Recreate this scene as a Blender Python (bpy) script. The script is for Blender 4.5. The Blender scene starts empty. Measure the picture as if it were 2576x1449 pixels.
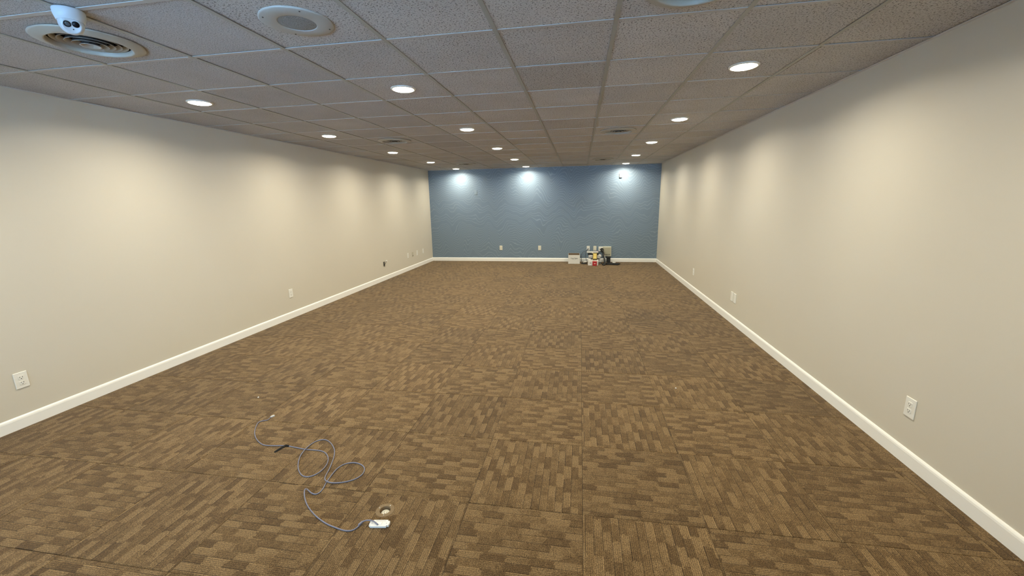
import bpy, bmesh, math, random
from mathutils import Vector, Matrix
random.seed(7)
PI = math.pi
S = bpy.context.scene
COL = S.collection

# ------------------------------------------------------------------ camera, world, exposure
cam_data = bpy.data.cameras.new('camera'); cam = bpy.data.objects.new('camera', cam_data); COL.objects.link(cam)
cam_data.sensor_fit = 'HORIZONTAL'; cam_data.sensor_width = 36.0; cam_data.lens = 14.2221
cam_data.clip_start = 0.02; cam_data.clip_end = 200
_r = Vector((0.98650787, 0.16279229, -0.01734649)); _u = Vector((-0.01713028, 0.20801717, 0.97797516)); _w = Vector((-0.16281518, 0.96448304, -0.20799925))
cam.matrix_world = Matrix(((_r.x, _u.x, -_w.x, 0), (_r.y, _u.y, -_w.y, 0), (_r.z, _u.z, -_w.z, 1.59468), (0, 0, 0, 1)))
S.camera = cam
S.view_settings.view_transform = 'Standard'; S.view_settings.look = 'None'
S.view_settings.gamma = 1.0; S.view_settings.use_curve_mapping = False
S.view_settings.exposure = 0.0
S.cycles.diffuse_bounces = 6; S.cycles.max_bounces = 10; S.cycles.sample_clamp_indirect = 8
LAMP_STRENGTH = 45.0; LAMP_WATTS = 18.5; LAMP_COLOR = (1.0, 0.93, 0.75)
SKY_STRENGTH = 1.4

W = bpy.data.worlds.new('world'); S.world = W; W.use_nodes = True
wn = W.node_tree; wn.nodes.clear()
sky = wn.nodes.new('ShaderNodeTexSky'); sky.sky_type = 'NISHITA'; sky.sun_disc = False
sky.sun_elevation = math.radians(38); sky.sun_rotation = math.radians(60)
bg = wn.nodes.new('ShaderNodeBackground'); bg.inputs[1].default_value = SKY_STRENGTH
wo = wn.nodes.new('ShaderNodeOutputWorld')
wn.links.new(sky.outputs[0], bg.inputs[0]); wn.links.new(bg.outputs[0], wo.inputs[0])

# sun from beyond the blue wall: it only reaches the pavement in front of the storefront, which throws cool daylight up on the near ceiling
sd = bpy.data.lights.new('sun', 'SUN'); sd.energy = 300.0; sd.angle = math.radians(.5); sd.color = (.32, .57, 1.0)
so = bpy.data.objects.new('sun', sd); COL.objects.link(so); so.location = (0, 6, 8); so.rotation_euler = (math.radians(-40), 0, 0)

# ------------------------------------------------------------------ room numbers (metres)
XL, XR, YB, YF, H = -4.1043, 1.9763, 10.9064, -1.05, 2.4666
T = 0.6096; SX, R0 = 0.0397, 1.8428              # carpet tile size, seam position
TC = 0.61178; GX, GR = -0.4517, 2.2936           # ceiling module and grid position

# daylight enters through the storefront opening behind the camera: importance portal only, it gives off no light
pl = bpy.data.lights.new('window_portal', 'AREA'); pl.shape = 'RECTANGLE'; pl.size = 3.8; pl.size_y = 2.25; pl.cycles.is_portal = True
po = bpy.data.objects.new('window_portal', pl); COL.objects.link(po); po.location = (-1.70, YF-0.11, 1.24); po.rotation_euler = (PI/2, 0, 0)

# ------------------------------------------------------------------ material helpers
def mat(name, color=(.8,.8,.8), rough=.5, metal=0.0, spec=.5):
    m = bpy.data.materials.new(name); m.use_nodes = True
    b = m.node_tree.nodes['Principled BSDF']
    b.inputs['Base Color'].default_value = (*color, 1); b.inputs['Roughness'].default_value = rough
    b.inputs['Metallic'].default_value = metal; b.inputs['Specular IOR Level'].default_value = spec
    return m
class N:
    def __init__(s, m): s.t = m.node_tree; s.b = s.t.nodes['Principled BSDF']
    def link(s, a, b): s.t.links.new(a, b)
    def set(s, sock, v):
        if hasattr(v, 'is_linked') or isinstance(v, bpy.types.NodeSocket): s.t.links.new(v, sock)
        else: sock.default_value = v
    def math(s, op, a, b=None, c=None, clamp=False):
        n = s.t.nodes.new('ShaderNodeMath'); n.operation = op; n.use_clamp = clamp
        for i, v in enumerate((a, b, c)):
            if v is not None: s.set(n.inputs[i], v)
        return n.outputs[0]
    def obj(s): return s.t.nodes.new('ShaderNodeTexCoord').outputs['Object']
    def sep(s, v):
        n = s.t.nodes.new('ShaderNodeSeparateXYZ'); s.link(v, n.inputs[0]); return n.outputs
    def comb(s, x, y, z):
        n = s.t.nodes.new('ShaderNodeCombineXYZ')
        for i, v in enumerate((x, y, z)): s.set(n.inputs[i], v)
        return n.outputs[0]
    def noise(s, vec, scale, detail=2, rough=.5):
        n = s.t.nodes.new('ShaderNodeTexNoise'); s.link(vec, n.inputs['Vector'])
        n.inputs['Scale'].default_value = scale; n.inputs['Detail'].default_value = detail; n.inputs['Roughness'].default_value = rough
        return n.outputs['Fac']
    def white(s, vec):
        n = s.t.nodes.new('ShaderNodeTexWhiteNoise'); n.noise_dimensions = '3D'; s.link(vec, n.inputs['Vector']); return n.outputs['Value']
    def ramp(s, fac, stops):
        n = s.t.nodes.new('ShaderNodeValToRGB'); s.link(fac, n.inputs[0]); e = n.color_ramp.elements
        while len(e) < len(stops): e.new(.5)
        for k, (p, c) in enumerate(stops):
            e[k].position = p; e[k].color = (*c, 1) if len(c) == 3 else c
        return n.outputs[0]
    def smooth(s, v, a, b):
        n = s.t.nodes.new('ShaderNodeMapRange'); n.interpolation_type = 'SMOOTHSTEP'
        s.set(n.inputs[0], v); n.inputs[1].default_value = a; n.inputs[2].default_value = b
        return n.outputs[0]
    def mix(s, fac, a, b, mode='MIX'):
        n = s.t.nodes.new('ShaderNodeMix'); n.data_type = 'RGBA'; n.blend_type = mode
        s.set(n.inputs[0], fac)
        for sock, v in ((n.inputs[6], a), (n.inputs[7], b)):
            if isinstance(v, tuple): sock.default_value = (*v, 1)
            else: s.link(v, sock)
        return n.outputs[2]
    def rand(s): return s.t.nodes.new('ShaderNodeObjectInfo').outputs['Random']
    def bump(s, h, strength, dist):
        n = s.t.nodes.new('ShaderNodeBump'); n.inputs['Strength'].default_value = strength; n.inputs['Distance'].default_value = dist
        s.link(h, n.inputs['Height']); s.link(n.outputs[0], s.b.inputs['Normal'])
    def color(s, c): s.link(c, s.b.inputs['Base Color'])

def vadd(n, a, b):
    m = n.t.nodes.new('ShaderNodeVectorMath'); m.operation = 'ADD'; n.link(a, m.inputs[0]); n.link(b, m.inputs[1]); return m.outputs[0]

# carpet: lanes of short blocks running along local y, ribbed, one random offset per tile
M_CARPET = mat('carpet_loop_pile', rough=.95, spec=.12)
n = N(M_CARPET); rnd = n.rand()
x, y, z = n.sep(n.obj())
x2 = n.math('ADD', x, n.math('MULTIPLY', rnd, 37.0)); y2 = n.math('ADD', y, n.math('MULTIPLY', rnd, 91.0))
lane_f = n.math('MULTIPLY', x2, 1/.0420); lane = n.math('FLOOR', lane_f)
off = n.white(n.comb(lane, 3.1, 5.7))
fine = n.noise(n.comb(x2, y2, 1.0), 190.0, 2, .7)
mott = n.noise(n.comb(x2, y2, 2.0), 42.0, 2, .6)
wide = n.noise(n.comb(x2, y2, 0.0), 6.0, 1)
run = n.math('ADD', n.math('MULTIPLY', y2, 8.8), n.math('MULTIPLY_ADD', off, .9, lane))
run = n.math('ADD', run, n.math('MULTIPLY', n.math('SUBTRACT', mott, .5), .55))
cell = n.math('FLOOR', run)
par = n.math('MODULO', n.math('ABSOLUTE', cell), 2.0)
blk = n.math('ADD', n.math('MULTIPLY', par, .42), n.math('MULTIPLY', n.white(n.comb(lane, cell, 4.4)), .58))
soft = n.math('MULTIPLY_ADD', n.smooth(n.math('FRACT', run), 0.0, .45), .16, -.08)
v = n.math('MULTIPLY_ADD', blk, .88, .06)
v = n.math('ADD', v, soft)
v = n.math('ADD', v, n.math('MULTIPLY', n.math('SUBTRACT', mott, .5), .95))
v = n.math('ADD', v, n.math('MULTIPLY', n.math('SUBTRACT', wide, .5), .20))
v = n.math('ADD', v, n.math('MULTIPLY', n.math('SUBTRACT', fine, .5), .9))
base = n.ramp(v, [(0.12, (.090,.052,.019)), (.5, (.130,.079,.031)), (.88, (.187,.119,.052))])
rib = n.math('MULTIPLY_ADD', n.math('SINE', n.math('MULTIPLY', x2, 2*PI/.0091)), .5, .5)
fr = n.math('FRACT', lane_f)
seg = n.white(n.comb(lane, 9.3, cell))
e_dark = n.math('MULTIPLY', n.math('SUBTRACT', 1.0, n.smooth(fr, .06, .15)), n.math('GREATER_THAN', seg, .36))
e_lite = n.math('MULTIPLY', n.smooth(fr, .86, .95), n.math('LESS_THAN', seg, .55))
edge = n.math('SUBTRACT', n.math('MULTIPLY', e_dark, .46), n.math('MULTIPLY', e_lite, .30))  # lane relief painted into the colour: shadow line one side, highlight the other
sh = n.math('MULTIPLY_ADD', rib, .34, .74)
sh = n.math('MULTIPLY', sh, n.math('MAXIMUM', n.math('MULTIPLY_ADD', fine, 3.0, -.50), .35))
sh = n.math('MULTIPLY', sh, n.math('SUBTRACT', 1.0, edge))
sh = n.math('MULTIPLY', sh, n.math('MULTIPLY_ADD', rnd, .16, .92))
gp = n.sep(n.t.nodes.new('ShaderNodeNewGeometry').outputs['Position'])          # an old soiled patch
dx_ = n.math('MULTIPLY', n.math('SUBTRACT', gp[0], 0.95), 1.5); dy_ = n.math('MULTIPLY', n.math('SUBTRACT', gp[1], 5.45), .95)
dd = n.math('SQRT', n.math('ADD', n.math('MULTIPLY', dx_, dx_), n.math('MULTIPLY', dy_, dy_)))
dd = n.math('ADD', dd, n.math('MULTIPLY', n.math('SUBTRACT', wide, .5), .5))
sh = n.math('MULTIPLY', sh, n.math('MULTIPLY_ADD', n.smooth(dd, .15, .75), .20, .80))
n.color(n.mix(1.0, base, n.comb(sh, sh, sh), 'MULTIPLY'))
n.bump(n.math('ADD', n.math('MULTIPLY', rib, .7), fine), .35, .002)
M_CARPET.node_tree.nodes['Principled BSDF'].inputs['Sheen Weight'].default_value = .12

# mineral fibre ceiling tile: pin-holes and short fissures, a coarse and a fine sort
def fibre_tile(name, sc, dark, cov, pale=(.60,.57,.535)):
    m = mat(name, rough=.95, spec=.1); n = N(m); rnd = n.rand()
    x, y, z = n.sep(n.obj())
    p = n.comb(n.math('ADD', x, n.math('MULTIPLY', rnd, 53.0)), n.math('ADD', y, n.math('MULTIPLY', rnd, 17.0)), 0.0)
    f1 = n.noise(p, sc, 2, .6); f2 = n.noise(p, 240.0, 1, .5); f3 = n.noise(p, 2.6, 2)
    hole = n.math('SUBTRACT', 1.0, n.smooth(f1, cov-.07, cov+.03))
    pin = n.math('SUBTRACT', 1.0, n.smooth(f2, .32, .42))
    dk = n.math('MAXIMUM', n.math('MULTIPLY', hole, n.math('MULTIPLY_ADD', rnd, .2, .8)), n.math('MULTIPLY', pin, .6))
    tone = n.math('MULTIPLY', n.math('MULTIPLY_ADD', f3, .26, .87), n.math('MULTIPLY_ADD', n.white(n.comb(rnd, 2.0, 3.0)), .12, .91))
    c = n.mix(dk, pale, dark)
    n.color(n.mix(1.0, c, n.comb(tone, tone, tone), 'MULTIPLY'))
    n.bump(n.math('SUBTRACT', 1.0, dk), .5, .003); return m
M_CTILE = fibre_tile('coarse_fissured_tile', 105.0, (.13,.12,.105), .425)
M_CTILE_FINE = fibre_tile('fine_fissured_tile', 150.0, (.26,.245,.225), .44, (.53,.505,.48))
M_CTILE_STAIN = fibre_tile('stained_tile', 105.0, (.12,.105,.09), .43, (.52,.485,.44))
# wall paint
def wall_paint(name, col):
    m = mat(name, col, .42, 0, .4); n = N(m); o = n.obj()
    a = n.noise(o, 420.0, 2); b = n.noise(o, 1.1, 2)
    t = n.math('MULTIPLY_ADD', b, .06, .97); n.color(n.mix(1.0, col, n.comb(t, t, t), 'MULTIPLY')); n.bump(a, .12, .001)
    return m
M_WALL = wall_paint('beige_wall_paint', (.620,.574,.482))
M_TRIM = mat('white_gloss_paint', (.88,.865,.82), .35)
# contour-line wallpaper on the far wall
M_PAPER = mat('contour_line_wallpaper', rough=.5, spec=.3)
n = N(M_PAPER); x, y, z = n.sep(n.obj())
big = n.noise(n.comb(n.math('MULTIPLY', x, 2.9), n.math('MULTIPLY', z, .75), 4.0), 1.0, .6, .4)
med = n.noise(n.comb(n.math('MULTIPLY', x, 5.2), n.math('MULTIPLY', z, 2.2), 9.0), 1.0, .5, .5)
sml = n.noise(n.comb(x, z, 1.0), 15.0, 1.0, .5)
hgt = n.math('ADD', z, n.math('MULTIPLY', big, .80)); hgt = n.math('ADD', hgt, n.math('MULTIPLY', med, .26)); hgt = n.math('ADD', hgt, n.math('MULTIPLY', sml, .022))
q = n.math('MULTIPLY', hgt, 15.0)
tri = n.math('ABSOLUTE', n.math('SUBTRACT', n.math('FRACT', q), .5))
gate = n.math('GREATER_THAN', n.white(n.comb(n.math('FLOOR', q), 1.0, 2.0)), .10)
line = n.math('MULTIPLY', n.math('SUBTRACT', 1.0, n.smooth(tri, .045, .13)), gate)
n.color(n.mix(line, (.178,.236,.300), (.240,.306,.372)))
n.link(n.math('MULTIPLY_ADD', line, -.14, .48), n.b.inputs['Roughness'])
n.link(n.math('MULTIPLY_ADD', line, .10, .06), n.b.inputs['Metallic'])
M_TEE = mat('white_grid_paint', (.46,.45,.42), .5)
M_ANGLE = mat('white_wall_angle', (.70,.69,.65), .5)
M_RUNNER = mat('aged_grid_paint', (.36,.345,.29), .5)
M_SLAB = mat('plenum_grey', (.20,.20,.20), .9)
M_PAD = mat('subfloor_concrete', (.05,.04,.03), .9)
M_WHITE = mat('white_plastic', (.80,.78,.72), .35)
M_IVORY = mat('ivory_plastic', (.72,.68,.56), .4)
M_SLOT = mat('dark_slot', (.03,.028,.025), .6)
M_SCREW = mat('steel_screw', (.6,.6,.58), .35, .9)
M_BLACK = mat('black_plastic', (.012,.012,.012), .45)
M_DKGREY = mat('dark_grey_fabric', (.012,.012,.013), .9, 0, .2)
M_GREY = mat('grey_plastic', (.38,.37,.35), .5)
M_VENT = mat('vent_enamel', (.40,.375,.315), .5)
M_DUCT_SHADE = mat('black_duct_and_vent_shade', (.012,.012,.012), .9)
M_CARD = mat('brown_cardboard', (.16,.105,.06), .85)
M_CARTON = mat('white_carton', (.74,.72,.68), .6)
M_RED = mat('red_plastic', (.42,.008,.010), .4)
M_PINK = mat('white_print', (.85,.55,.50), .5)
M_YELLOW = mat('yellow_label', (.90,.70,.20), .5)
M_PAPERW = mat('loose_paper', (.72,.70,.68), .7)
M_PANEL = mat('beige_enamel', (.42,.40,.30), .45)
M_PANELF = mat('pale_beige_enamel', (.60,.585,.47), .45)
M_CABLE = mat('lavender_grey_jacket', (.165,.165,.215), .5)
M_CABLEB = mat('blue_grey_jacket', (.08,.10,.13), .5)
M_CLEAR = mat('clear_plug', (.62,.60,.56), .25)
M_BRASS = mat('dull_brass', (.22,.14,.065), .6, .15)
M_CAMW = mat('camera_white', (.62,.70,.76), .4)
M_LENSGLASS = mat('camera_glass', (.05,.06,.065), .08)
M_EYE = mat('camera_black', (.006,.006,.008), .35, 0, .15)
M_SPK = mat('speaker_rim', (.42,.41,.37), .6)
M_GRILLE = mat('speaker_grille', (.30,.29,.27), .7)
M_ALU = mat('dark_bronze_frame', (.08,.075,.07), .4, .6)
M_PAVE = mat('pavement', (.34,.33,.31), .9)
n = N(M_PAVE); n.color(n.ramp(n.noise(n.obj(), 3.0, 4), [(.3, (.28,.27,.26)), (.7, (.40,.39,.37))]))
n = N(M_GRILLE); o = n.obj(); n.color(n.mix(n.smooth(n.noise(o, 300.0, 0), .4, .55), (.13,.125,.115), (.28,.27,.245)))
n = N(M_BRASS); n.color(n.mix(n.noise(n.obj(), 90.0, 3), (.13,.082,.036), (.22,.145,.068)))
M_LAMP = bpy.data.materials.new('lit_diffuser'); M_LAMP.use_nodes = True
b = M_LAMP.node_tree.nodes['Principled BSDF']; b.inputs['Base Color'].default_value = (.9,.9,.85,1)
b.inputs['Emission Color'].default_value = (*LAMP_COLOR, 1); b.inputs['Emission Strength'].default_value = LAMP_STRENGTH
M_GLASS = bpy.data.materials.new('window_glass'); M_GLASS.use_nodes = True
nt = M_GLASS.node_tree; nt.nodes.clear()
g1 = nt.nodes.new('ShaderNodeBsdfTransparent'); g1.inputs[0].default_value = (.90,.95,.94,1)
g2 = nt.nodes.new('ShaderNodeBsdfGlossy'); g2.inputs['Roughness'].default_value = .02
gf = nt.nodes.new('ShaderNodeFresnel'); gm = nt.nodes.new('ShaderNodeMixShader'); go = nt.nodes.new('ShaderNodeOutputMaterial')
nt.links.new(gf.outputs[0], gm.inputs[0]); nt.links.new(g1.outputs[0], gm.inputs[1]); nt.links.new(g2.outputs[0], gm.inputs[2]); nt.links.new(gm.outputs[0], go.inputs[0])

# ------------------------------------------------------------------ mesh helpers
class MB:
    def __init__(s): s.v = []; s.f = []; s.sm = []
    def add(s, v, f, smooth=False):
        k = len(s.v); s.v += [tuple(p) for p in v]; s.f += [tuple(i+k for i in q) for q in f]; s.sm += [smooth]*len(f); return s
    def box(s, x0, x1, y0, y1, z0, z1, bev=0.0, M=None):
        if bev <= 0:
            v = [(x0,y0,z0),(x1,y0,z0),(x1,y1,z0),(x0,y1,z0),(x0,y0,z1),(x1,y0,z1),(x1,y1,z1),(x0,y1,z1)]
            f = [(3,2,1,0),(4,5,6,7),(0,1,5,4),(1,2,6,5),(2,3,7,6),(3,0,4,7)]
        else:
            bm = bmesh.new(); bmesh.ops.create_cube(bm, size=1)
            for q in bm.verts: q.co = Vector(((x0+x1)/2+q.co.x*(x1-x0), (y0+y1)/2+q.co.y*(y1-y0), (z0+z1)/2+q.co.z*(z1-z0)))
            bmesh.ops.bevel(bm, geom=bm.edges[:], offset=bev, segments=1, affect='EDGES', profile=.5)
            bm.verts.index_update(); v = [q.co.copy() for q in bm.verts]; f = [tuple(l.index for l in q.verts) for q in bm.faces]; bm.free()
        if M is not None: v = [M @ Vector(p) for p in v]
        return s.add(v, f)
    def lathe(s, prof, seg=32, smooth=True, M=None):
        v = []; f = []; rings = []
        for (r, z) in prof:
            if r < 1e-6: rings.append([len(v)]); v.append((0,0,z))
            else:
                rings.append(list(range(len(v), len(v)+seg)))
                v += [(r*math.cos(2*PI*i/seg), r*math.sin(2*PI*i/seg), z) for i in range(seg)]
        for a, b in zip(rings, rings[1:]):
            for i in range(seg):
                j = (i+1) % seg
                if len(a) == 1 and len(b) == 1: continue
                if len(a) == 1: f.append((a[0], b[j], b[i]))
                elif len(b) == 1: f.append((a[i], a[j], b[0]))
                else: f.append((a[i], a[j], b[j], b[i]))
        if M is not None: v = [M @ Vector(p) for p in v]
        return s.add(v, f, smooth)
    def tube(s, pts, r, seg=8, cap=True):
        P = [Vector(p) for p in pts]; v = []; f = []
        up = Vector((0,0,1))
        for i, p in enumerate(P):
            t = (P[min(i+1,len(P)-1)] - P[max(i-1,0)]).normalized()
            a = t.cross(up)
            if a.length < 1e-4: a = t.cross(Vector((1,0,0)))
            a.normalize(); bb = t.cross(a).normalized()
            rr = r[i] if isinstance(r, (list, tuple)) else r
            v += [p + a*rr*math.cos(2*PI*k/seg) + bb*rr*math.sin(2*PI*k/seg) for k in range(seg)]
        for i in range(len(P)-1):
            for k in range(seg):
                f.append((i*seg+k, i*seg+(k+1)%seg, (i+1)*seg+(k+1)%seg, (i+1)*seg+k))
        if cap:
            f.append(tuple(range(seg))); f.append(tuple(reversed(range((len(P)-1)*seg, len(P)*seg))))
        return s.add(v, f, True)
    def mesh(s, name, m):
        me = bpy.data.meshes.new(name); me.from_pydata(s.v, [], s.f); me.update()
        bm = bmesh.new(); bm.from_mesh(me); bmesh.ops.recalc_face_normals(bm, faces=bm.faces[:]); bm.to_mesh(me); bm.free()
        for p, q in zip(me.polygons, s.sm): p.use_smooth = q
        if m: me.materials.append(m)
        return me
    def build(s, name, m, parent=None, loc=(0,0,0), rot=(0,0,0)):
        return link(name, s.mesh(name, m), parent, loc, rot)
def link(name, me, parent=None, loc=(0,0,0), rot=(0,0,0)):
    o = bpy.data.objects.new(name, me); COL.objects.link(o); o.location = loc; o.rotation_euler = rot
    if parent: o.parent = parent
    return o
def tag(o, label, cat, group=None, kind=None):
    o['label'] = label; o['category'] = cat
    if group: o['group'] = group
    if kind: o['kind'] = kind
    return o
def thing(name, label, cat, loc=(0,0,0), rot=(0,0,0), group=None):
    return tag(link(name, None, None, loc, rot), label, cat, group)
def struct(name, mb, m):
    o = mb.build(name, m); o['kind'] = 'structure'; return o
def copy_tree(o, parent=None):
    c = o.copy(); COL.objects.link(c)
    if parent: c.parent = parent
    for ch in [k for k in o.children]: copy_tree(ch, c)
    return c
def smooth_path(pts, sub=4):
    P = [Vector(p) for p in pts]; out = []
    for i in range(len(P)-1):
        a, b, c, d = P[max(i-1,0)], P[i], P[i+1], P[min(i+2,len(P)-1)]
        for k in range(sub):
            t = k/sub
            out.append(.5*((2*b)+(c-a)*t+(2*a-5*b+4*c-d)*t*t+(-a+3*b-3*c+d)*t**3))
    out.append(P[-1]); return out

# ------------------------------------------------------------------ room shell
HOLE = (-0.997, 1.722)                            # round floor box
fl = MB(); hx, hy, hr = HOLE[0], HOLE[1], .034
for (a, b, c, d) in ((XL-.12, XR+.12, YF-.12, hy-hr), (XL-.12, XR+.12, hy+hr, YB+.12), (XL-.12, hx-hr, hy-hr, hy+hr), (hx+hr, XR+.12, hy-hr, hy+hr)):
    fl.box(a, b, c, d, -.10, -.007)
floor = struct('floor', fl, M_PAD)
struct('wall_left', MB().box(XL-.12, XL, YF, YB, 0, H+.30), M_WALL)
struct('wall_right', MB().box(XR, XR+.12, YF, YB, 0, H+.30), M_WALL)
struct('wall_back', MB().box(XL-.12, XR+.12, YB, YB+.12, 0, H+.30), M_PAPER)
# storefront wall behind the camera: low sill, head, end piers, three framed panes
struct('wall_front', MB().box(XL-.12, XR+.12, YF-.12, YF, 0, .12).box(XL-.12, XR+.12, YF-.12, YF, 2.36, H+.30)
       .box(XL-.12, -3.60, YF-.12, YF, .12, 2.36).box(.20, XR+.12, YF-.12, YF, .12, 2.36), M_WALL)
xs = [-3.60+3.8*k/3 for k in range(4)]
for k in range(3):
    a, b = xs[k], xs[k+1]
    w = MB().box(a, a+.05, YF-.09, YF-.03, .12, 2.36).box(b-.05, b, YF-.09, YF-.03, .12, 2.36).box(a+.05, b-.05, YF-.09, YF-.03, .12, .17).box(a+.05, b-.05, YF-.09, YF-.03, 2.31, 2.36)
    wo_ = struct('window_%d' % (k+1), w, M_ALU)
    MB().box(a+.05, b-.05, YF-.064, YF-.058, .17, 2.31).build('pane', M_GLASS, wo_)
struct('pavement', MB().box(-30, 30, -40, YF-.12, -.14, -.06), M_PAVE)

# baseboards: moulded profile
def baseboard(name, p0, p1, nrm):
    prof = [(0,0),(.0135,0),(.0135,.074),(.0115,.084),(.0075,.091),(.0035,.095),(0,.095)]
    d = Vector((*nrm, 0)); v = []
    for P in (p0, p1):
        v += [Vector((*P, 0)) + d*a + Vector((0,0,b)) for a, b in prof]
    k = len(prof); f = [(i, (i+1)%k, k+(i+1)%k, k+i) for i in range(k)] + [tuple(range(k)), tuple(reversed(range(k, 2*k)))]
    return struct(name, MB().add(v, f), M_TRIM)
baseboard('baseboard_left', (XL, YF), (XL, YB), (1, 0))
baseboard('baseboard_right', (XR, YF), (XR, YB), (-1, 0))
baseboard('baseboard_back', (XL+.0135, YB), (XR-.0135, YB), (0, -1))

# carpet tiles, laid quarter-turned: every tile its own piece of the floor
_tile_cache = {}
def carpet_tile(x0, x1, y0, y1, turn):
    cx, cy = (x0+x1)/2, (y0+y1)/2; w, d = x1-x0, y1-y0
    if turn: w, d = d, w
    hole = x0 < HOLE[0] < x1 and y0 < HOLE[1] < y1
    key = (round(w,4), round(d,4), hole)
    if key not in _tile_cache:
        g, b = .0006, .0022; mb = MB()
        X, Y = w/2-g, d/2-g
        def ring(X, Y, z): return [(-X,-Y,z),(X,-Y,z),(X,Y,z),(-X,Y,z)]
        lo, mid, top = ring(X, Y, -.0065), ring(X, Y, -.0016), ring(X-b, Y-b, 0)
        v = lo+mid+top; f = []
        for k in range(4):
            j = (k+1) % 4; f += [(k, j, 4+j, 4+k), (4+k, 4+j, 8+j, 8+k)]
        if not hole: f.append((8,9,10,11))
        else:
            # the round floor box is cut through this tile
            if turn: hxl, hyl = (HOLE[1]-cy), -(HOLE[0]-cx)
            else: hxl, hyl = HOLE[0]-cx, HOLE[1]-cy
            sg = 32; r = .030
            base = len(v)
            v += [(hxl+r*math.cos(2*PI*i/sg), hyl+r*math.sin(2*PI*i/sg), 0) for i in range(sg)]
            v += [(hxl+r*math.cos(2*PI*i/sg), hyl+r*math.sin(2*PI*i/sg), -.0065) for i in range(sg)]
            for i in range(sg): f.append((base+i, base+(i+1)%sg, base+sg+(i+1)%sg, base+sg+i))
            corner = [10, 11, 8, 9]                       # quadrant corners: ++, -+, --, +-
            for qd in range(4):
                for i in range(sg//4):
                    a = qd*sg//4+i; f.append((base+a, base+(a+1)%sg, corner[qd]))
                f.append((base+((qd+1)*sg//4)%sg, corner[(qd+1)%4], corner[qd]))
        mb.add(v, f); _tile_cache[key] = mb.mesh('carpet_tile', M_CARPET)
    o = link('carpet_tile', _tile_cache[key], floor, (cx, cy, random.uniform(-.0006, .0003)), (0, 0, PI/2 if turn else 0))
    return o
for i in range(-7, 4):
    for j in range(-7, 15):
        x0, x1 = max(SX+i*T, XL), min(SX+(i+1)*T, XR); y0, y1 = max(R0+j*T, YF), min(R0+(j+1)*T, YB)
        if y1-y0 < .02 or x1-x0 < .02: continue
        carpet_tile(x0, x1, y0, y1, (i+j) % 2 == 0)

# ceiling: slab over a lay-in grid; tiles, main runners and cross tees are pieces of it
ceiling = struct('ceiling', MB().box(XL-.12, XR+.12, YF-.12, YB+.12, H+.30, H+.38), M_SLAB)
VENTS = [(-4, -1), (-4, 5), (-4, 11), (1, -1), (1, 5), (1, 11)]
_ct = {}
def ceil_tile(i, j):
    x0, x1 = GX+i*TC, GX+(i+1)*TC; y0, y1 = max(GR+j*TC, YF+.01), GR+(j+1)*TC
    x0 = max(x0, XL+.004)
    if (i, j) == (3, 1): x0 += .014                    # this tile has slipped sideways and leaves a black gap
    x1 = min(x1, XR-.004); y1 = min(y1, YB-.004)
    vent = (i, j) in VENTS
    cx, cy = (x0+x1)/2, (y0+y1)/2
    key = (round(x1-x0,4), round(y1-y0,4), vent, i < -2, (i, j) in ((0, 1), (3, 1)) and j*10+i)
    if key not in _ct:
        mb = MB(); X, Y = (x1-x0)/2-.010, (y1-y0)/2-.010
        if not vent: mb.box(-X, X, -Y, Y, .004, .019)
        else:
            sg = 32; r = .168; c = [(X,Y,.004),(-X,Y,.004),(-X,-Y,.004),(X,-Y,.004)]
            v = c + [(r*math.cos(2*PI*k/sg), r*math.sin(2*PI*k/sg), .004) for k in range(sg)] + [(r*math.cos(2*PI*k/sg), r*math.sin(2*PI*k/sg), .019) for k in range(sg)]
            f = [(4+k, 4+(k+1)%sg, 4+sg+(k+1)%sg, 4+sg+k) for k in range(sg)]
            for qd in range(4):
                for k in range(sg//4): a = qd*sg//4+k; f.append((4+a, 4+(a+1)%sg, qd))
                f.append((4+((qd+1)*sg//4)%sg, (qd+1)%4, qd))
            mb.add(v, f)
        _ct[key] = mb.mesh('ceiling_tile', M_CTILE_FINE if i < -2 else M_CTILE_STAIN if (i, j) == (0, 1) else M_CTILE)
    return link('ceiling_tile', _ct[key], ceiling, (cx, cy, H+random.uniform(-.0012, .0012)))
for i in range(-6, 4):
    for j in range(-7, 14): ceil_tile(i, j)
mr = MB().box(-.012, .012, YF, YB-.05, 0, .003).box(-.0015, .0015, YF, YB-.05, .003, .03).mesh('main_runner', M_RUNNER)
for i in range(-5, 4): link('main_runner', mr, ceiling, (GX+i*TC, 0, H-.001))
ct = MB().box(-TC/2+.012, TC/2-.012, -.012, .012, 0, .003).box(-TC/2+.012, TC/2-.012, -.0015, .0015, .003, .025).mesh('cross_tee', M_TEE)
for i in range(-6, 4):
    for j in range(-6, 14): link('cross_tee', ct, ceiling, (GX+(i+.5)*TC, GR+j*TC, H-.0003))
struct('trim_1', MB().box(XL, XL+.022, YF, YB, H-.002, H+.001).box(XL, XL+.002, YF, YB, H+.001, H+.022), M_ANGLE)
struct('trim_2', MB().box(XR-.022, XR, YF, YB, H-.002, H+.001).box(XR-.002, XR, YF, YB, H+.001, H+.022), M_ANGLE)
struct('trim_3', MB().box(XL+.022, XR-.022, YB-.052, YB, H-.0021, H+.001).box(XL+.022, XR-.022, YB-.002, YB, H+.001, H+.022), M_ANGLE)

# ------------------------------------------------------------------ ceiling fixtures
def cc(i, j): return (GX+(i+.5)*TC, GR+(j+.5)*TC)
trim_me = MB().lathe([(.080,.003),(.095,.003),(.096,-.001),(.092,-.006),(.083,-.008),(.079,-.005),(.078,.002)], 40).mesh('trim_ring', M_WHITE)
lens_me = MB().lathe([(.0795,-.004),(.074,-.010),(.055,-.0145),(.028,-.017),(0,-.0175)], 32).mesh('diffuser', M_LAMP)
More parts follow.
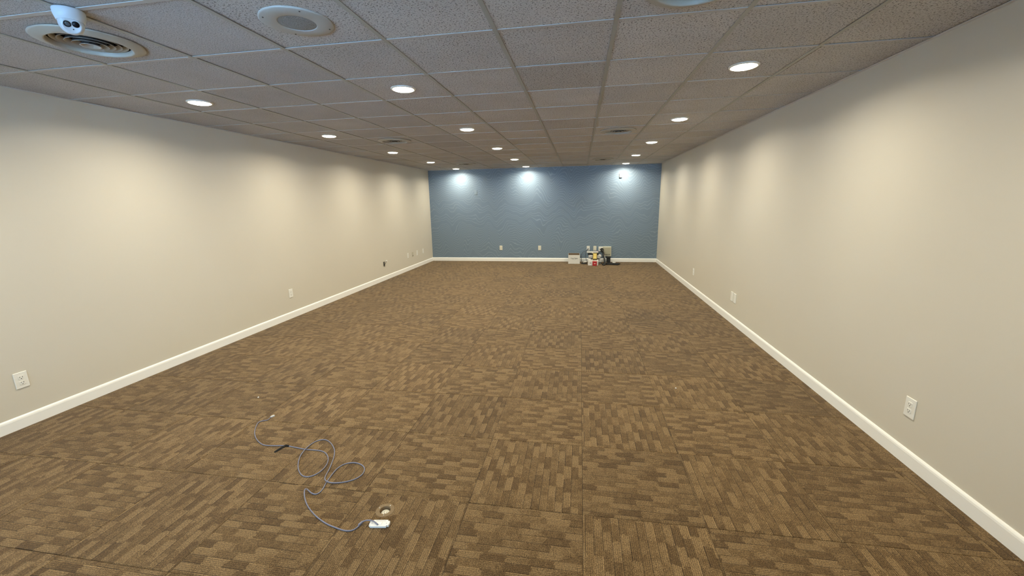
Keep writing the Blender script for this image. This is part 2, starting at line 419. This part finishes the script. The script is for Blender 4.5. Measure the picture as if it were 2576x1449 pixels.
# the wafer's optics send most light downward: a disk lamp with a 160 degree beam at each diffuser
lamp_data = bpy.data.lights.new('lamp', 'AREA'); lamp_data.shape = 'DISK'; lamp_data.size = .15; lamp_data.spread = math.radians(160)
lamp_data.energy = LAMP_WATTS; lamp_data.color = LAMP_COLOR
def downlight(i, j, label):
    x, y = cc(i, j)
    t = thing('downlight', label, 'ceiling light', (x, y, H+.001), group='round downlights')
    link('trim_ring', trim_me, t); link('diffuser', lens_me, t)
    lo = bpy.data.objects.new('lamp', lamp_data); COL.objects.link(lo); lo.parent = t; lo.location = (0, 0, -.0185)
ordn = ['nearest the camera', 'second from the camera', 'third from the camera', 'fourth from the camera', 'closest to the blue wall']
for ci, nm in ((-5, 'in the row along the left beige wall'), (-2, 'in the middle row'), (2, 'in the row along the right beige wall')):
    for k, j in enumerate((1, 4, 7, 10, 13)):
        downlight(ci, j, 'lit round downlight %s, %s' % (nm, ordn[k]))
    downlight(ci, -2, 'lit round downlight %s, out of frame overhead' % nm)

flange_me = MB().lathe([(.225,.001),(.226,-.002),(.218,-.006),(.176,-.018),(.170,-.018),(.166,-.012),(.163,.004)], 48).mesh('flange', M_VENT)
duct_me = MB().lathe([(.164,.004),(.164,.20),(0,.20)], 32).mesh('duct', M_DUCT_SHADE)
# step-down diffuser: every inner cone hangs a little lower than the one around it, flaring outward
def cone(k, pale=False):
    rb = .152-.0265*k; zb = -.001-.0045*k
    me = MB().lathe([(rb-.013,zb+.024),(rb-.001,zb),(rb+.0008,zb+.0012),(rb-.0112,zb+.025),(rb-.013,zb+.024)], 44).mesh('cone_ring', M_VENT)
    if not pale:                                       # shade on each cone's back is painted in as black; the face is enamel
        me.materials.append(M_DUCT_SHADE)
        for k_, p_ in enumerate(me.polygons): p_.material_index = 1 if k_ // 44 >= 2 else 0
    return me
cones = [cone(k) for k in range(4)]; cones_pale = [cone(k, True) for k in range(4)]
hub_me = MB().lathe([(.020,.016),(.0435,-.0185),(.042,-.0195),(.036,-.0190),(.012,.006),(0,.006)], 36).mesh('hub', M_VENT)
hub_me.materials.append(M_DUCT_SHADE)
for k_, p_ in enumerate(hub_me.polygons): p_.material_index = 1 if k_ < 36 else 0  # hub back gets the same painted-in black for its shade
sp_me = MB().box(-.163,.163,-.003,.003,.046,.052).box(-.003,.003,-.163,.163,.046,.052).mesh('spider_bracket', M_DUCT_SHADE)
vl = ['round stepped air vent beside the dome camera', 'round air vent between the left and middle light rows, midway down the room', 'round air vent by the blue wall on the left side',
      'round air vent cut off by the top edge of the photo', 'round air vent near the right light row, midway down the room', 'round air vent by the blue wall on the right side']
for (i, j), lb in zip(VENTS, vl):
    x, y = cc(i, j); t = thing('air_vent', lb, 'vent', (x, y, H-.001), group='round ceiling air vents')
    link('flange', flange_me, t); link('duct', duct_me, t); link('hub', hub_me, t); link('spider_bracket', sp_me, t)
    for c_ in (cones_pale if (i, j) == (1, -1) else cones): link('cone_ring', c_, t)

x, y = cc(-2, -1); t = thing('ceiling_speaker', 'flat round grey ceiling speaker with darker perforated grille', 'speaker', (-1.374, 1.998, H+.004))
MB().lathe([(.165,.001),(.166,-.004),(.160,-.007),(.090,-.009),(.087,-.008),(.086,.001)], 56).build('rim', M_SPK, t)
MB().lathe([(.0865,-.006),(.05,-.010),(0,-.011)], 40).build('grille', M_GRILLE, t)
for k in range(4):
    a = math.radians(40+90*k); MB().lathe([(.004,-.007),(.0035,-.0095),(0,-.010)], 10, M=Matrix.Translation((.145*math.cos(a), .145*math.sin(a), 0))).build('screw', M_SLOT, t)

# dome camera hanging at a grid crossing
CB = Vector((-2.268, 1.676, H-.001))
t = thing('security_camera', 'white turret dome security camera with two black eyes on the ceiling', 'camera', CB)
MB().lathe([(0,0),(.053,0),(.055,-.004),(.053,-.024),(.047,-.046),(.043,-.048)], 40).build('base', M_CAMW, t)
bc = Vector((0, 0, -.056)); dr = (Vector((0, 0, 1.59)) - (CB+bc)); dr = Vector((dr.x+.35, dr.y-.1, dr.z-.75)).normalized()
q = Vector((0,0,1)).rotation_difference(dr).to_matrix().to_4x4()
# keep the two eyes level-ish, tilted as in the photo
Rz = Matrix.Rotation(math.radians(0), 4, 'Z')
MM = Matrix.Translation(bc) @ q @ Rz
ball = [(.043*math.cos(a), .043*math.sin(a)) for a in [math.radians(d) for d in range(-88, 48, 8)]] + [(.0285,.0325),(.027,.0315),(0,.0315)]
MB().lathe(ball, 40, M=MM).build('ball', M_CAMW, t)
ex = (MM.to_3x3().inverted() @ Vector((1,.2,-.25))); ex.z = 0; ex.normalize(); ey = Vector((-ex.y, ex.x, 0))
if (MM.to_3x3() @ ey).z < 0: ey = -ey
def eye(name, px, py, prof, m, parent): return MB().lathe(prof, 28, M=MM @ Matrix.Translation(ex*px+ey*py)).build(name, m, parent)
e1 = eye('lens_ring', -.0135, .006, [(.0,.0318),(.0122,.0318),(.0126,.0332),(.0088,.0332),(.0082,.0323),(0,.0323)], M_EYE, t)
eye('lens_glass', -.0135, .006, [(.0083,.0324),(.005,.0334),(0,.0337)], M_LENSGLASS, e1)
eye('infrared_window', .0135, .006, [(.0124,.0316),(.0124,.0327),(0,.0330)], M_EYE, t)
eye('sensor_dot', .001, -.0145, [(.0024,.0316),(.0022,.0325),(0,.0326)], M_BLACK, t)

# ------------------------------------------------------------------ wall plates (local: plate faces -y, back at y=0)
plate_me = MB().box(-.039,.039,-.006,0,-.061,.061,.0025).mesh('plate', M_WHITE)
plate_iv = MB().box(-.039,.039,-.006,0,-.061,.061,.0025).mesh('plate', M_IVORY)
def recept_mesh(zc, m):
    pts = []; w, hh = .0165, .0145
    for a in range(24):
        c, s_ = math.cos(2*PI*a/24), math.sin(2*PI*a/24); pts.append((max(-w, min(w, c*.0195)), max(-hh, min(hh, s_*.0195))))
    v = [(px, -.0059, zc+pz) for px, pz in pts] + [(px*.96, -.0085, zc+pz*.96) for px, pz in pts]; k = 24
    f = [(i, (i+1)%k, k+(i+1)%k, k+i) for i in range(k)] + [tuple(range(k, 2*k))]
    return MB().add(v, f).mesh('receptacle', m)
rec = {m.name: [recept_mesh(z_, m) for z_ in (.0205, -.0205)] for m in (M_WHITE, M_IVORY)}
slots = []
for z_ in (.0205, -.0205):
    slots.append([MB().box(-.0085,-.0062,-.0088,-.0080,z_-.001,z_+.008).mesh('slot', M_SLOT), MB().box(.0062,.0085,-.0088,-.0080,z_-.002,z_+.009).mesh('slot', M_SLOT),
                  MB().lathe([(0,.0080),(.0030,.0080),(.0030,.0088),(0,.0088)], 12, M=Matrix.Translation((0,0,z_-.0075)) @ Matrix.Rotation(PI/2, 4, 'X')).mesh('ground_hole', M_SLOT)])
screw_me = MB().lathe([(0,.0055),(.0028,.0055),(.0024,.0070),(0,.0072)], 12, M=Matrix.Rotation(PI/2, 4, 'X')).mesh('screw', M_WHITE)
ROT = {'B': 0, 'L': PI/2, 'R': -PI/2}
def wpos(wall, u, z):
    return {'B': (u, YB, z), 'L': (XL, u, z), 'R': (XR, u, z)}[wall]
def outlet(wall, u, z, label, ivory=False):
    m = M_IVORY if ivory else M_WHITE
    t = thing('wall_outlet', label, 'outlet', wpos(wall, u, z), (0,0,ROT[wall]), 'wall outlets')
    link('plate', plate_iv if ivory else plate_me, t)
    for k in range(2):
        r_ = link('receptacle', rec[m.name][k], t)
        for q_ in slots[k]: link(q_.name.split('.')[0], q_, r_)
    link('screw', screw_me, t); return t
def blank(wall, u, z, label, m=None, screws=True):
    t = thing('cover_plate', label, 'wall plate', wpos(wall, u, z), (0,0,ROT[wall]), 'blank wall plates')
    o = link('plate', plate_me if m is None else MB().box(-.039,.039,-.006,0,-.061,.061,.0025).mesh('plate', m), t)
    if screws:
        for s_ in (.042, -.042): link('screw', screw_me, t, (0, 0, s_))
    return t
outlet('L', 2.178, .356, 'white duplex outlet low on the left wall, nearest the camera')
outlet('L', 5.102, .360, 'white outlet alone midway along the left wall')
outlet('L', 9.219, .366, 'white outlet on the left wall, next after the open cable bracket')
outlet('L', 9.788, .363, 'white outlet on the left wall between the beige plate and blank white plate')
M_BPLATE = mat('beige_plate', (.50,.46,.36), .5)
t = blank('L', 9.507, .358, 'beige plate with a small dark jack between two white left wall outlets', M_BPLATE)
MB().box(-.010,.010,-.009,-.0055,-.040,-.018).build('jack', M_SLOT, t)
blank('L', 10.196, .365, 'white blank plate on the left wall, closest to the blue wall')
outlet('R', 2.580, .346, 'white duplex outlet low on the right wall, nearest the camera')
blank('R', 5.535, .342, 'white blank plate on the right wall, farther of a touching pair')
blank('R', 5.435, .338, 'white blank plate on the right wall, nearer of a touching pair')
outlet('R', 7.395, .345, 'white outlet on the right wall seen edge-on, past the paired plates')
outlet('B', -2.126, .366, 'ivory outlet low on the blue wall, farther from the paper box', True)
outlet('B', -1.063, .366, 'ivory outlet low on the blue wall, closer to the paper box', True)
outlet('B', .230, .358, 'white outlet on the blue wall with a dark cable plugged in')
outlet('B', .403, .358, 'ivory outlet on the blue wall right above the clutter heap', True)

# open low-voltage bracket with loose wires on the left wall
t = thing('cable_bracket', 'open dark bracket with loose wires and white jack in left wall', 'wall bracket', (XL, 7.98, .350), (0,0,PI/2))
MB().box(-.045,-.030,-.004,0,-.055,.055).box(.030,.045,-.004,0,-.055,.055).box(-.030,.030,-.004,0,.045,.055).box(-.030,.030,-.004,0,-.055,-.045).build('frame', M_BPLATE, t)
MB().box(-.030,.030,-.0015,0,-.045,.045).build('opening', M_SLOT, t)
MB().tube(smooth_path([(-.025,-.002,.03),(-.03,-.02,.01),(-.028,-.025,-.03),(-.02,-.02,-.06)]), .004, 6).build('wire', M_SLOT, t)
MB().tube(smooth_path([(.0,-.002,-.02),(.02,-.02,.0),(.04,-.028,.03),(.06,-.03,.05)]), .004, 6).build('wire', M_SLOT, t)
MB().box(.055,.085,-.040,-.018,.045,.070,.003).build('jack', M_WHITE, t)

# motion sensor high on the blue wall, covered plate ghost on the left of it
t = thing('motion_sensor', 'small white motion sensor high on the blue wall under a downlight', 'sensor', (1.0, YB, 2.205))
MB().box(-.033,.033,-.040,0,-.055,.055,.010).build('housing', M_WHITE, t)
MB().box(-.022,.022,-.043,-.038,-.010,.035,.002).build('sensor_window', M_CARTON, t)
M_GHOST = mat('blue_grey_plate', (.20,.262,.325), .48)
t = blank('B', -2.788, 1.864, 'blue grey cover plate at head height on the blue wall', M_GHOST, False)

# ------------------------------------------------------------------ cable, strap, face plate and floor box on the near carpet
CABLE = [(-2.326,2.4978,.0032),(-2.3214,2.46,.0032),(-2.3539,2.4404,.0032),(-2.3611,2.4096,.0032),(-2.3188,2.3362,.0032),(-2.2688,2.2744,.0032),(-2.2041,2.2177,.0032),(-2.1359,2.1766,.0032),(-2.0867,2.1613,.0032),(-2.0151,2.1664,.0032),(-1.9437,2.1762,.0032),(-1.8664,2.1676,.0032),(-1.7809,2.1569,.0032),(-1.7205,2.1583,.0032),(-1.6652,2.1555,.0032),(-1.6179,2.1357,.0032),(-1.5725,2.0918,.0032),(-1.5461,2.0419,.0032),(-1.5363,1.9917,.0032),(-1.5438,1.946,.0032),(-1.5652,1.9169,.0032),(-1.5917,1.9055,.0032),(-1.6296,1.9145,.0032),(-1.6782,1.9517,.0032),(-1.7241,2.0065,.0032),(-1.7604,2.0725,.006),(-1.7728,2.1262,.0105),(-1.7816,2.1907,.006),(-1.7734,2.2452,.0032),(-1.7457,2.2742,.0032),(-1.7071,2.2757,.0032),(-1.6505,2.2435,.0032),(-1.5902,2.1857,.0032),(-1.5497,2.1226,.0032),(-1.5214,2.0559,.0032),(-1.4979,1.9871,.0032),(-1.4827,1.9328,.005),(-1.4646,1.8963,.0095),(-1.4374,1.8757,.0105),(-1.3998,1.8738,.007),(-1.3558,1.8878,.0032),(-1.3144,1.9074,.0032),(-1.2837,1.9349,.0032),(-1.2694,1.975,.0032),(-1.2795,2.0178,.0032),(-1.3075,2.0493,.0032),(-1.3539,2.0688,.0032),(-1.3962,2.0681,.0032),(-1.4335,2.0472,.0032),(-1.4523,2.0035,.0032),(-1.452,1.9541,.0032),(-1.4459,1.9026,.0032),(-1.4394,1.8623,.0032),(-1.4298,1.8282,.0032),(-1.4293,1.7937,.0032),(-1.4439,1.7773,.0032),(-1.4714,1.78,.006),(-1.5031,1.7935,.012),(-1.5119,1.789,.02),(-1.5108,1.7757,.015),(-1.484,1.7407,.006),(-1.4366,1.6949,.0032),(-1.3792,1.6535,.0032),(-1.3184,1.6183,.0032),(-1.2515,1.5893,.0032),(-1.1949,1.5736,.0032),(-1.1363,1.562,.0032),(-1.0998,1.5673,.0032),(-1.0827,1.5865,.0032),(-1.075,1.6084,.006),(-1.0686,1.6185,.012),(-1.0449,1.623,.020),(-1.0157,1.6223,.022),(-.9954,1.6157,.020),(-.9781,1.609,.015)]
t = thing('network_cable', 'lavender grey network cable looping over the carpet to a white plate', 'cable', (-1.5, 2.0, 0))
off_ = Vector((1.5, -2.0, 0))
MB().tube([p_+off_ for p_ in smooth_path(CABLE, 3)], .0034, 8).build('jacket', M_CABLE, t)
d = Vector((-.0046,.0376,0)).normalized()
ang = math.atan2(.0244, .007)
pm = Matrix.Translation(Vector((-2.3255, 2.500, .0055))+off_) @ Matrix.Rotation(ang-.15, 4, 'Z')
MB().box(-.002,.026,-.0065,.0065,-.0052,.0052,.001,pm).box(.004,.018,-.002,.002,.0050,.0075,0,pm).build('plug', M_CLEAR, t)
bm_ = Matrix.Translation(Vector((-1.0742,1.6105,.0085))+off_) @ Matrix.Rotation(math.radians(70), 4, 'Z')
MB().box(-.013,.013,-.0052,.0052,-.0050,.0050,.0015,bm_).build('boot', M_CABLE, t)
# hook and loop strap tied round the cable
sp = [(-1.9700,2.1000,.0035),(-1.9657,2.1085,.0040),(-1.9600,2.1250,.006),(-1.9540,2.1450,.007),(-1.9447,2.1650,.009),(-1.9380,2.1790,.0095)]
P_ = smooth_path(sp, 3); mb = MB(); v = []; f = []
for i, p_ in enumerate(P_):
    tn = (P_[min(i+1,len(P_)-1)]-P_[max(i-1,0)]).normalized(); sd = tn.cross(Vector((0,0,1))).normalized()
    w_ = .0075 if i > 2 else .003+.0015*i
    for a_, b_ in ((-w_,0),(w_,0),(w_,-.0022),(-w_,-.0022)): v.append(p_+sd*a_+Vector((0,0,b_+.0006)))
for i in range(len(P_)-1):
    for k in range(4): f.append((i*4+k, i*4+(k+1)%4, i*4+4+(k+1)%4, i*4+4+k))
f += [(0,1,2,3), tuple((len(P_)-1)*4+k for k in (3,2,1,0))]
t = thing('cable_strap', 'black hook and loop strap tied round the grey cable', 'strap', (-1.945, 2.172, 0)); o_ = Vector((1.945,-2.172,0))
MB().add([p_+o_ for p_ in v], f).build('tail', M_DKGREY, t)
MB().tube([Vector((-1.945,2.1762,.0048))+o_, Vector((-1.935,2.1755,.0050))+o_, Vector((-1.918,2.1735,.0050))+o_], .0060, 10).build('wrap', M_DKGREY, t)

# loose white mounting strap with jack
t = thing('face_plate', 'loose white eared mounting plate with jack lying on the carpet', 'wall plate', (-.9785, 1.6225, .0), (0, 0, math.radians(8)))
out = [(-.042,-.021),(.040,-.021),(.042,-.013),(.050,-.015),(.053,-.010),(.050,-.006),(.054,-.002),(.054,.004),(.050,.007),(.053,.012),(.050,.016),(.042,.014),(.040,.022),(-.034,.022),(-.040,.014),(-.048,.015),(-.051,.010),(-.047,.006),(-.050,.002),(-.050,-.004),(-.047,-.007),(-.050,-.012),(-.047,-.016),(-.041,-.014)]
k = len(out); v = [(a,b_,.003) for a,b_ in out]+[(a*.985,b_*.975,.0125) for a,b_ in out]
MB().add(v, [(i,(i+1)%k,k+(i+1)%k,k+i) for i in range(k)]+[tuple(range(k,2*k)), tuple(reversed(range(k)))]).box(-.038,.038,-.017,.017,0.0005,.0035).build('strap_plate', M_CARTON, t)
MB().box(-.020,.030,.0125,.0150,.0120,.0129).build('slot', M_GREY, t)
MB().box(-.012,.014,-.012,.006,.0120,.0150,.001).build('jack', M_WHITE, t)
for s_ in (-.036,.037): MB().lathe([(0,.0120),(.0025,.0120),(.0022,.0131),(0,.0132)], 10, M=Matrix.Translation((s_,-.001,0))).build('screw_hole', M_GREY, t)

# round recessed floor outlet
t = thing('floor_outlet', 'round dull brass floor outlet sunk in the carpet', 'floor outlet', (HOLE[0], HOLE[1], 0))
MB().lathe([(.050,.0002),(.049,.0018),(.046,.0026),(.031,.0028),(.0285,.0026),(.0275,.0016),(.0272,-.026)], 48).build('ring', M_BRASS, t)
MB().lathe([(.0274,-.024),(.0274,-.028),(0,-.028)], 32).build('cup', M_SLOT, t)
c_ = MB().lathe([(.0225,-.0275),(.0225,-.014),(.0215,-.0125),(0,-.0125)], 32).build('receptacle', M_IVORY, t)
for s_ in (-.0075,.0065): MB().box(s_,s_+.0018,-.004,.005,-.0128,-.0119).build('slot', M_SLOT, c_)
MB().lathe([(0,-.0128),(.0026,-.0128),(.0026,-.0119),(0,-.0119)], 12, M=Matrix.Translation((0,-.0095,0))).build('ground_hole', M_SLOT, c_)
for a in (70, 165, 285):
    MB().lathe([(.0028,.0024),(.0026,.0038),(0,.0042)], 10, M=Matrix.Translation((.037*math.cos(math.radians(a)), .037*math.sin(math.radians(a)), 0))).build('screw', M_SCREW, t)
cr = MB().lathe([(0,0),(.006,.001),(.0065,.004),(.003,.007),(0,.0075)], 7, False)
tag(cr.build('crumb', M_CARTON, None, (.839, 3.41, 0)), 'tiny white crumb on the carpet toward the right wall', 'crumb')
tag(link('crumb', bpy.data.meshes['crumb'], None, (-2.681, 2.783, 0), (0,0,1)), 'tiny pale crumb on the carpet toward the left wall', 'crumb')

# ------------------------------------------------------------------ heap of equipment against the blue wall
# open paper carton
t = thing('paper_box', 'open white copy paper carton on the floor beside the heap', 'box', (-.138, 10.66, 0), (0,0,.03))
w_, dp, hh, th = .148, .15, .228, .005
MB().box(-w_,w_,-dp,-dp+th,0,hh).box(-w_,w_,dp-th,dp,0,hh+.012).box(-w_,-w_+th,-dp+th,dp-th,0,hh).box(w_-th,w_,-dp+th,dp-th,0,hh).build('carton', M_CARTON, t)
MB().box(-w_+th,w_-th,-dp+th,dp-th,.001,.09).build('cardboard_liner', M_CARD, t)
MB().box(-w_+th,w_-th,dp-th-.004,dp-th,.09,hh+.010).box(-w_+th,-w_+th+.004,-dp+th,dp-th-.004,.09,hh-.003).box(w_-th-.004,w_-th,-dp+th,dp-th-.004,.09,hh-.003).build('inner_wall', M_CARD, t)
fc = bpy.data.curves.new('print', 'FONT'); fc.body = 'Copy Paper'; fc.size = .038; fc.align_x = 'CENTER'; fc.extrude = .0003; fc.offset = .0006; fc.materials.append(M_SLOT)
fo = bpy.data.objects.new('print', fc); COL.objects.link(fo); 
bpy.context.view_layer.update()
pm_ = bpy.data.meshes.new_from_object(fo.evaluated_get(bpy.context.evaluated_depsgraph_get())); bpy.data.objects.remove(fo); bpy.data.curves.remove(fc)
pm_.materials.clear(); pm_.materials.append(M_SLOT)
link('print', pm_, t, (.005, -dp-.0006, .128), (PI/2, 0, 0))
mb = MB()
for a, b_ in ((-.045,-.012),(-.006,.022),(.028,.045)): mb.box(a, b_, -dp-.0008, -dp, .103, .109)
mb.build('print_line', M_GREY, t)

# white carton with red box in front
t = thing('white_carton', 'small white carton behind the red box at the front of the heap', 'box', (.345, 10.345, 0))
MB().box(-.126,.126,-.10,.10,0,.118,.002).box(-.126,-.06,-.085,.05,.118,.155,.002).build('carton', M_CARTON, t)
MB().box(-.085,-.045,-.1008,-.0998,.045,.075).build('printed_label', M_GREY, t)
t = thing('red_box', 'bright red box with a pale arrow at the foot of the heap', 'box', (.382, 10.215, 0), (0,0,-.03))
MB().box(-.053,.053,-.030,.022,0,.112,.003).build('case', M_RED, t)
ar = [(-.024,.056),(.006,.072),(.003,.062),(.028,.060),(.028,.052),(.003,.050),(.006,.040)]
k = len(ar); MB().add([(a,-.0302,b_) for a,b_ in ar]+[(a,-.0309,b_) for a,b_ in ar], [tuple(range(k,2*k)), tuple(reversed(range(k)))]+[(i,(i+1)%k,k+(i+1)%k,k+i) for i in range(k)]).build('arrow', M_PINK, t)
MB().box(-.040,-.008,-.018,.018,.112,.128,.002).box(.0,.045,-.020,.015,.112,.122,.002).build('clear_lid', M_PINK, t)

# stack of grey manuals and devices behind
def slab(name, label, cat, cx, cy, z, w, d_, h_, m, rot=0, group=None, strip=None):
    t = thing(name, label, cat, (cx, cy, z), (0,0,rot), group)
    MB().box(-w/2, w/2, -d_/2, d_/2, 0, h_, .003).build('case', m, t)
    if strip: MB().box(-w/2+.015, w/2-.015, -d_/2-.001, -d_/2+.001, h_*.3, h_*.62).build('front_strip', strip, t)
    return t
slab('network_switch', 'black network switch at the bottom of the heap behind the white carton', 'device', .40, 10.60, 0, .32, .22, .045, M_BLACK, .02, None, M_GREY)
slab('paper_stack', 'stack of loose white paper in the middle of the heap', 'paper', .43, 10.60, .045, .25, .20, .075, M_PAPERW, .16)
slab('router', 'grey router lying on the paper stack in the heap', 'device', .385, 10.60, .12, .30, .20, .05, M_GREY, -.12, None, M_BLACK)
slab('binder', 'pale grey binder on the router in the heap', 'binder', .395, 10.61, .17, .30, .20, .055, M_PAPERW, .14, None, M_GREY)
slab('modem', 'glossy black modem near the top of the heap', 'device', .355, 10.61, .225, .27, .17, .052, M_BLACK, -.10, None, M_DKGREY)
t = thing('power_strip', 'white power strip lying across the top of the heap', 'power strip', (.335, 10.60, .277), (0,0,-.03))
MB().box(-.145,.145,-.03,.03,0,.036,.004).build('case', M_WHITE, t)
for k in range(5): MB().box(-.115+k*.045,-.088+k*.045,-.013,.013,.0355,.0375).build('socket', M_GREY, t)
MB().box(.110,.135,-.012,.012,.036,.044,.001).build('rocker_switch', M_RED, t)
# yellow tag hanging in a dark holder in front
t = thing('yellow_pack', 'bright yellow pack in a dark sleeve standing upright on the white carton', 'pack', (.388, 10.345, .1195), (-.03,0,0))
MB().box(-.056,.056,-.012,.022,0,.186,.003).build('sleeve', mat('olive_sleeve', (.10,.075,.02), .6), t)
MB().box(-.043,.043,-.016,-.011,.040,.172,.001).build('label', M_YELLOW, t)
MB().lathe([(0,-.012),(.016,-.012),(.020,0),(.016,.012),(0,.012)], 16, M=Matrix.Translation((-.060,-.012,.186))).build('cap', M_IVORY, t)

# beige utility panel and what hangs beside it
t = thing('utility_panel', 'beige metal utility panel with a row of slots mounted on the blue wall', 'panel', (.716, YB, .281))
MB().box(-.107,.107,-.065,0,-.127,.127,.004).build('housing', M_PANELF, t)
MB().box(-.094,.096,-.070,-.064,-.112,.108,.002).build('door', M_PANEL, t)
for k in range(7): MB().box(-.062+k*.021,-.052+k*.021,-.0708,-.0698,-.095,-.065).build('slot', M_SLOT, t)
t = thing('battery_unit', 'black box under the beige utility panel', 'device', (.757, 10.845, 0))
MB().box(-.048,.048,-.045,.045,0,.150,.004).build('case', M_BLACK, t)
MB().box(-.030,.030,-.0462,-.0448,.105,.120).build('front_strip', M_DKGREY, t)
t = thing('junction_box', 'white double wall box above black cables on the blue wall', 'wall box', (.552, YB, .341))
MB().box(-.055,.055,-.032,0,-.061,.061,.004).build('housing', M_WHITE, t)
for s_ in (-.024,.024): MB().box(s_-.014,s_+.014,-.0345,-.031,-.030,.030,.001).build('receptacle', M_IVORY, t)
# black plugs and cable bundle
def bundle(name, label, cat, strands, parts=()):
    o = Vector(strands[0][1][0]); t = thing(name, label, cat, o)
    for nm, pts, r, m in strands: MB().tube([p_-o for p_ in smooth_path(pts, 4)], r, 7).build(nm, m, t)
    for nm, m, x0,x1,y0,y1,z0,z1 in parts: MB().box(x0,x1,y0,y1,z0,z1,.003).build(nm, m, t)
    return t
st = bundle('cable_bundle', 'tangled bundle of black cables hanging down beside the beige panel', 'cable', [
 ('strand', [(.575,10.850,.345),(.572,10.80,.325),(.590,10.72,.28),(.612,10.66,.21),(.630,10.56,.13),(.630,10.46,.06),(.618,10.36,.017),(.60,10.28,.016),(.575,10.27,.016)], .016, M_BLACK),
 ('strand', [(.535,10.70,.352),(.555,10.66,.345),(.580,10.68,.330),(.605,10.66,.270),(.622,10.58,.20),(.632,10.48,.14),(.635,10.40,.08),(.630,10.33,.016),(.600,10.31,.016)], .015, M_BLACK),
 ('strand', [(.632,10.62,.16),(.642,10.50,.12),(.642,10.38,.09),(.640,10.30,.04),(.620,10.26,.018),(.590,10.25,.018),(.582,10.33,.018)], .017, M_BLACK),
 ('strand', [(.545,10.80,.330),(.558,10.74,.368),(.598,10.72,.366),(.618,10.73,.322),(.585,10.70,.285),(.550,10.70,.300),(.562,10.67,.332),(.600,10.65,.315),(.628,10.62,.250),(.622,10.55,.17),(.640,10.47,.11),(.628,10.41,.05)], .010, M_BLACK),
 ('white_strand', [(.610,10.80,.300),(.632,10.72,.22),(.655,10.62,.14),(.662,10.55,.07),(.650,10.50,.008),(.640,10.44,.006)], .006, M_WHITE)],
 [('plug', M_BLACK, -.022,.022,-.05,.012,-.02,.02)])
next(c_ for c_ in st.children if c_.name.startswith('white_strand'))['label'] = 'white cable'
bundle('network_lead', 'dark blue grey leads curving down from the outlet behind the paper box', 'cable', [
 ('strand', [(.225,10.885,.345),(.20,10.85,.32),(.165,10.82,.26),(.165,10.82,.17),(.175,10.82,.10),(.185,10.82,.012),(.19,10.80,.008)], .006, M_CABLEB),
 ('strand', [(.232,10.885,.330),(.17,10.85,.305),(.105,10.85,.27),(.065,10.85,.22),(.055,10.85,.13),(.06,10.85,.010)], .006, M_CABLEB)],
 [('plug', M_CABLEB, -.010,.012,-.012,.008,-.012,.012)])
bundle('coiled_cable', 'black cable coiled on the floor between the paper box and small carton', 'cable', [
 ('strand', [(.055,10.50,.010),(.10,10.44,.010),(.16,10.46,.010),(.17,10.54,.010),(.11,10.58,.010),(.065,10.54,.022),(.10,10.48,.024),(.17,10.50,.014),(.185,10.56,.010)], .010, M_BLACK)])
bundle('adapter_cable', 'white coiled cable beside the small white carton', 'cable', [
 ('strand', [(.13,10.63,.008),(.10,10.70,.008),(.15,10.75,.020),(.20,10.70,.030),(.175,10.64,.030),(.125,10.67,.024),(.12,10.74,.024),(.17,10.77,.030),(.205,10.72,.016)], .008, M_WHITE)])
# flat black device on the floor
t = thing('flat_device', 'flat black device lying on the carpet right of the heap', 'device', (.835, 10.44, 0), (0,0,-.35))
MB().box(-.165,.165,-.11,.11,.004,.032,.004).build('case', M_BLACK, t)
MB().box(-.150,.150,-.095,.060,.0315,.0335,.0006).build('key_deck', M_DKGREY, t)
for sx_ in (-.14,.14):
    for sy_ in (-.09,.09): MB().box(sx_-.01,sx_+.01,sy_-.01,sy_+.01,0,.0045).build('foot', M_DKGREY, t)
t = thing('small_adapter', 'small white adapter resting on the flat black device', 'adapter', (.875, 10.485, .0335), (0,0,-.5))
MB().box(-.035,.035,-.018,.018,0,.020,.003).build('case', M_WHITE, t)
MB().box(-.020,.020,-.010,.010,.0195,.0210).build('label', M_GREY, t)
